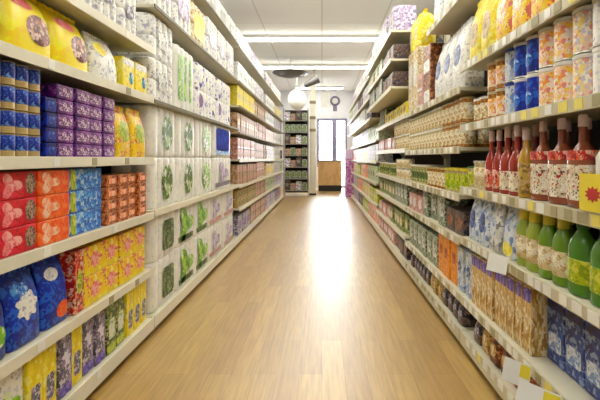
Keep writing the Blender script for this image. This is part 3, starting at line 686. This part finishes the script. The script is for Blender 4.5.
# end wall with one opening for the shop window and the door beside it
wx0, wx1, dx1, wz0, wz1 = -.2, .50, 1.0, .85, 2.78
bm = bmesh.new()
for a in ((XL, wx0, 0, H), (dx1, XR, 0, H), (wx0, dx1, wz1, H), (wx0, wx1, 0, wz0)):
    add_box(bm, a[0], a[1], YB, YB + .2, a[2], a[3])
struct('wall_far', to_mesh(bm, 'wall_far', m_wall))
m_frame = plain('blue_grey_frame', (150, 148, 182), .45)
m_glass, nt, b = new_mat('clear_glass', .0)
nt.nodes.clear()
t = nt.nodes.new('ShaderNodeBsdfTransparent'); g = nt.nodes.new('ShaderNodeBsdfGlossy'); ms = nt.nodes.new('ShaderNodeMixShader'); oo = nt.nodes.new('ShaderNodeOutputMaterial')
g.inputs['Roughness'].default_value = .02; ms.inputs[0].default_value = .06
nt.links.new(t.outputs[0], ms.inputs[1]); nt.links.new(g.outputs[0], ms.inputs[2]); nt.links.new(ms.outputs[0], oo.inputs[0])
def glazed(name, x0, x1, z0, z1, fw, panel=None):
    bm = bmesh.new()
    for a in ((x0, x0 + fw, z0, z1), (x1 - fw, x1, z0, z1), (x0 + fw, x1 - fw, z1 - fw, z1), (x0 + fw, x1 - fw, z0, z0 + fw)):
        add_box(bm, a[0], a[1], YB + .03, YB + .1, a[2], a[3], .004)
    o = struct(name, to_mesh(bm, name, m_frame))
    link('pane', box_mesh(name + '_pane', m_glass, x0 + fw, x1 - fw, YB + .06, YB + .068, z0 + fw, z1 - fw), o)
    return o
glazed('window_1', wx0, wx1, wz0, wz1, .1)
d = glazed('door_1', wx1, dx1, 0, wz1, .09)
link('handle', box_mesh('door_handle', plain('dull_steel', (150, 150, 155), .3, .8), wx1 + .07, wx1 + .1, YB - .03, YB + .03, .95, 1.25, bevel=.004), d)
m_out = plain('pale_pavement', (214, 214, 214), .8)
struct('ground_outside', box_mesh('ground_outside', m_out, -8, 8, YB + .2, YB + 14, -.12, -.02))

# ------------------------------------------------------------------ fluorescent fittings
m_tube = emitter('lit_tube', (255, 252, 240), 16.0)
m_fit = plain('white_fitting', (240, 240, 236), .4)
def lamp(y, nm, L=2.4):
    root = bpy.data.objects.new('fluorescent_light', None); COL.objects.link(root); root.location = (-.1, y, H)
    tag(root, f'white fluorescent strip light across the ceiling, {nm}', 'strip light', 'fluorescent strips across the ceiling')
    link('housing', box_mesh('lamp_housing', m_fit, -L, L, -.085, .085, -.075, -.001, bevel=.006), root)
    bm = bmesh.new(); add_box(bm, -L + .03, L - .03, -.07, .07, -.105, -.076, .008)
    link('diffuser', to_mesh(bm, 'lamp_diffuser', m_tube), root)
    for s_ in (-1, 1):
        link('end_cap', box_mesh('lamp_cap', m_fit, s_ * L - .03, s_ * L + .03, -.088, .088, -.11, -.002, bevel=.004), root)
LY = [(.9, 'above the nearest tissue boxes'), (3.9, 'above the paper rolls'), (6.9, 'third above the aisle'), (9.95, 'nearer of the two in view'), (13.0, 'farther of the two in view'), (16.9, 'added to brighten the end wall')]
for y, nm in LY: lamp(y, nm, .9 if y > 16 else 2.4)  # the short last strip is added to lift the far wall

# ------------------------------------------------------------------ the end of the aisle
m_tanwood = printed('tan_wood', [(208, 176, 130), (214, 182, 138), (202, 168, 120)], .2, .5, .6, None, (1, 1, .25))
root = bpy.data.objects.new('checkout_counter', None); COL.objects.link(root); root.location = (.29, 16.6, 0)
tag(root, 'tan wood checkout counter on black base below the far window', 'counter')
link('body', box_mesh('counter_body', m_tanwood, -.43, .43, -.3, .3, .21, 1.08, bevel=.005), root)
link('base', box_mesh('counter_base', m_kick, -.42, .42, -.28, .28, 0, .208), root)
link('top', box_mesh('counter_top', plain('grey_lilac_top', (150, 140, 160), .4), -.46, .46, -.33, .33, 1.082, 1.125, bevel=.006), root)
# white column near the end of the left racks
cx, cy = -.30, 14.6
root = bpy.data.objects.new('column_post', None); COL.objects.link(root); root.location = (cx, cy, 0)
tag(root, 'slim cream post standing at the end of the left racks', 'post')
link('shaft', loft('post_shaft', plain('cream_post', (232, 228, 206), .5), [(.06, .085, .085, 8), (3.3, .085, .085, 8), (H - .002, .085, .085, 8)], 24), root)
link('foot', box_mesh('post_foot', m_kick, -.11, .11, -.11, .11, 0, .058, bevel=.006), root)
for z in (2.05, 2.45, 2.95):
    link('collar', loft('post_collar', plain('brown_collar', (150, 130, 100), .5), [(z, .09, .09, 8), (z + .01, .1, .1, 8), (z + .09, .1, .1, 8), (z + .1, .09, .09, 8)], 24), root)
# grey dish and hooded spot hanging beside the post
m_dark = plain('dark_grey_metal', (84, 82, 80), .45)
root = bpy.data.objects.new('hanging_dish', None); COL.objects.link(root); root.location = (-.86, 12.2, H)
tag(root, 'dark grey shallow dish hanging from the ceiling before the cream post', 'ceiling fitting')
zb = -.40
link('dish', loft('dish', m_dark, [(zb - .12, .06, .06, 2), (zb - .105, .2, .2, 2), (zb - .06, .36, .36, 2), (zb, .48, .48, 2), (zb + .02, .485, .485, 2), (zb + .03, .40, .40, 2)], 32), root)
bm = bmesh.new(); add_cyl(bm, (0, 0, zb + .025), (0, 0, -.002), .018); link('rod', to_mesh(bm, 'dish_rod', m_fit, True), root)
root = bpy.data.objects.new('spot_light', None); COL.objects.link(root); root.location = (-.24, 13.4, H)
tag(root, 'grey hooded spotlight tilted down in front of the cream post', 'spotlight')
bm = bmesh.new(); add_cyl(bm, (.12, 0, -.33), (-.28, 0, -.55), .15, .07, 18); link('hood', to_mesh(bm, 'spot_hood', m_dark, True), root)
bm = bmesh.new(); add_cyl(bm, (0, 0, -.3), (0, 0, -.002), .02); link('stem', to_mesh(bm, 'spot_stem', m_dark, True), root)
# white globe and white board hanging further on
root = bpy.data.objects.new('globe_lamp', None); COL.objects.link(root); root.location = (-.76, 13.7, H)
tag(root, 'large white globe hanging under the dark grey dish', 'globe lamp')
bm = bmesh.new(); bmesh.ops.create_uvsphere(bm, u_segments=28, v_segments=16, radius=.28)
for v in bm.verts: v.co.z = v.co.z * 1.12 - .92
link('globe', to_mesh(bm, 'globe', plain('opal_globe', (248, 248, 246), .3, var=.0), True), root)
bm = bmesh.new(); add_cyl(bm, (0, 0, -.62), (0, 0, -.002), .012); link('cord', to_mesh(bm, 'globe_cord', m_fit, True), root)
root = bpy.data.objects.new('hanging_board', None); COL.objects.link(root); root.location = (.12, 15.2, H)
tag(root, 'small white board hanging beside the ring sign', 'hanging sign')
link('board', box_mesh('board', m_card, -.15, .15, -.012, .012, -1.02, -.5, bevel=.004), root)
for x in (-.1, .1):
    bm = bmesh.new(); add_cyl(bm, (x, 0, -.5), (x, 0, -.002), .006); link('cord', to_mesh(bm, 'board_cord', m_fit), root)
root = bpy.data.objects.new('ring_sign', None); COL.objects.link(root); root.location = (.45, 15.6, H)
tag(root, 'round grey-lilac ring sign hanging above the counter', 'hanging sign')
bm = bmesh.new(); n, k = 32, 10
G = [[bm.verts.new(((.14 + .04 * math.cos(b_)) * math.cos(a_), .04 * math.sin(b_), -.72 + (.14 + .04 * math.cos(b_)) * math.sin(a_))) for b_ in [2 * math.pi * j / k for j in range(k)]] for a_ in [2 * math.pi * i / n for i in range(n)]]
for i in range(n):
    for j in range(k): bm.faces.new((G[i][j], G[(i + 1) % n][j], G[(i + 1) % n][(j + 1) % k], G[i][(j + 1) % k]))
m_ring = plain('grey_lilac', (128, 122, 146), .45)
link('ring', to_mesh(bm, 'ring', m_ring, True), root)
bm = bmesh.new(); add_cyl(bm, (0, -.01, -.72), (0, .01, -.72), .115, n=28); link('disc', to_mesh(bm, 'ring_disc', m_card), root)
bm = bmesh.new(); add_cyl(bm, (0, 0, -.55), (0, 0, -.002), .01); link('rod', to_mesh(bm, 'ring_rod', m_fit), root)
link('tab', box_mesh('ring_tab', m_ring, -.07, .07, -.012, .012, -1.08, -.9, bevel=.004), root)
# magenta display carton at the end of the right rack
root = bpy.data.objects.new('display_stand', None); COL.objects.link(root); root.location = (.86, 13.75, 0)
tag(root, 'magenta and white cardboard display at the end of the right racks', 'display stand')
magenta = printed('magenta_print', [(186, 110, 172), (205, 150, 195), (225, 196, 220), (170, 96, 156)], .06, .5)
link('box', box_mesh('display_box', magenta, -.15, .15, -.2, .2, .02, 1.18, bevel=.008), root)
link('header', box_mesh('display_header', plain('lilac_header', (214, 196, 220), .5), -.15, .15, -.02, .0, 1.18, 1.45, bevel=.004), root)
link('plinth', box_mesh('display_plinth', m_card, -.14, .14, -.19, .19, 0, .02), root)
# low wire stand of goods before the post
root = bpy.data.objects.new('wire_stand', None); COL.objects.link(root); root.location = (-.81, 14.1, 0)
tag(root, 'grey wire display stand of small cartons beside the cream post', 'display stand')
bm = bmesh.new()
for sx in (-.375, .375):
    for sy in (-.2, .2): add_cyl(bm, (sx, sy, 0), (sx, sy, 2.75), .011, n=8)
m_wire = plain('grey_wire', (150, 146, 140), .45)
link('uprights_frame', to_mesh(bm, 'stand_frame', m_wire), root)
SZ = (.2, .56, .92, 1.28, 1.64, 2.0, 2.36)
link('back_panel', box_mesh('stand_back', m_back, -.36, .36, .215, .235, .1, 2.72, bevel=.003), root)
for z in SZ: link('tray', box_mesh('stand_tray', m_wire, -.36, .36, -.21, .21, z - .02, z, bevel=.003), root)
SK = ['standdark', 'standgreen', 'standpale', 'standrose']
for kx in range(7):
    for q, where in enumerate(('rack-side', 'second from rack', 'third from rack', 'post-side')):
        p = P[SK[(kx + q * 3 + kx * q) % 4]]
        place_one(p, -.81 + (q - 1.5) * .178, 14.03 + random.uniform(-.02, .02), SZ[kx] + .002, random.uniform(-.05, .05), f"{p['look']}, {where}, {LEVEL[kx]} tray of grey wire stand", 'cartons on the wire stand')

# ------------------------------------------------------------------ daylight, camera, view
w = bpy.data.worlds.new('overcast_sky'); SC.world = w; w.use_nodes = True
bg = w.node_tree.nodes['Background']; bg.inputs[0].default_value = (.92, .96, 1.0, 1); bg.inputs[1].default_value = 13.0
cam = bpy.data.cameras.new('camera'); co = bpy.data.objects.new('camera', cam); COL.objects.link(co)
co.location = (0, 0, 1.2); co.rotation_euler = (math.pi / 2, 0, 0)
cam.sensor_width = 36; cam.lens = 27.0; cam.shift_x = -22 / 600; cam.shift_y = -42 / 600; cam.clip_start = .05
SC.camera = co
vs_ = SC.view_settings
SC.display_settings.display_device = 'sRGB'
vs_.view_transform = 'Standard'; vs_.look = 'None'; vs_.gamma = 1; vs_.use_curve_mapping = False
vs_.exposure = 1.4
SC.cycles.max_bounces = 8; SC.cycles.diffuse_bounces = 3; SC.cycles.use_denoising = True
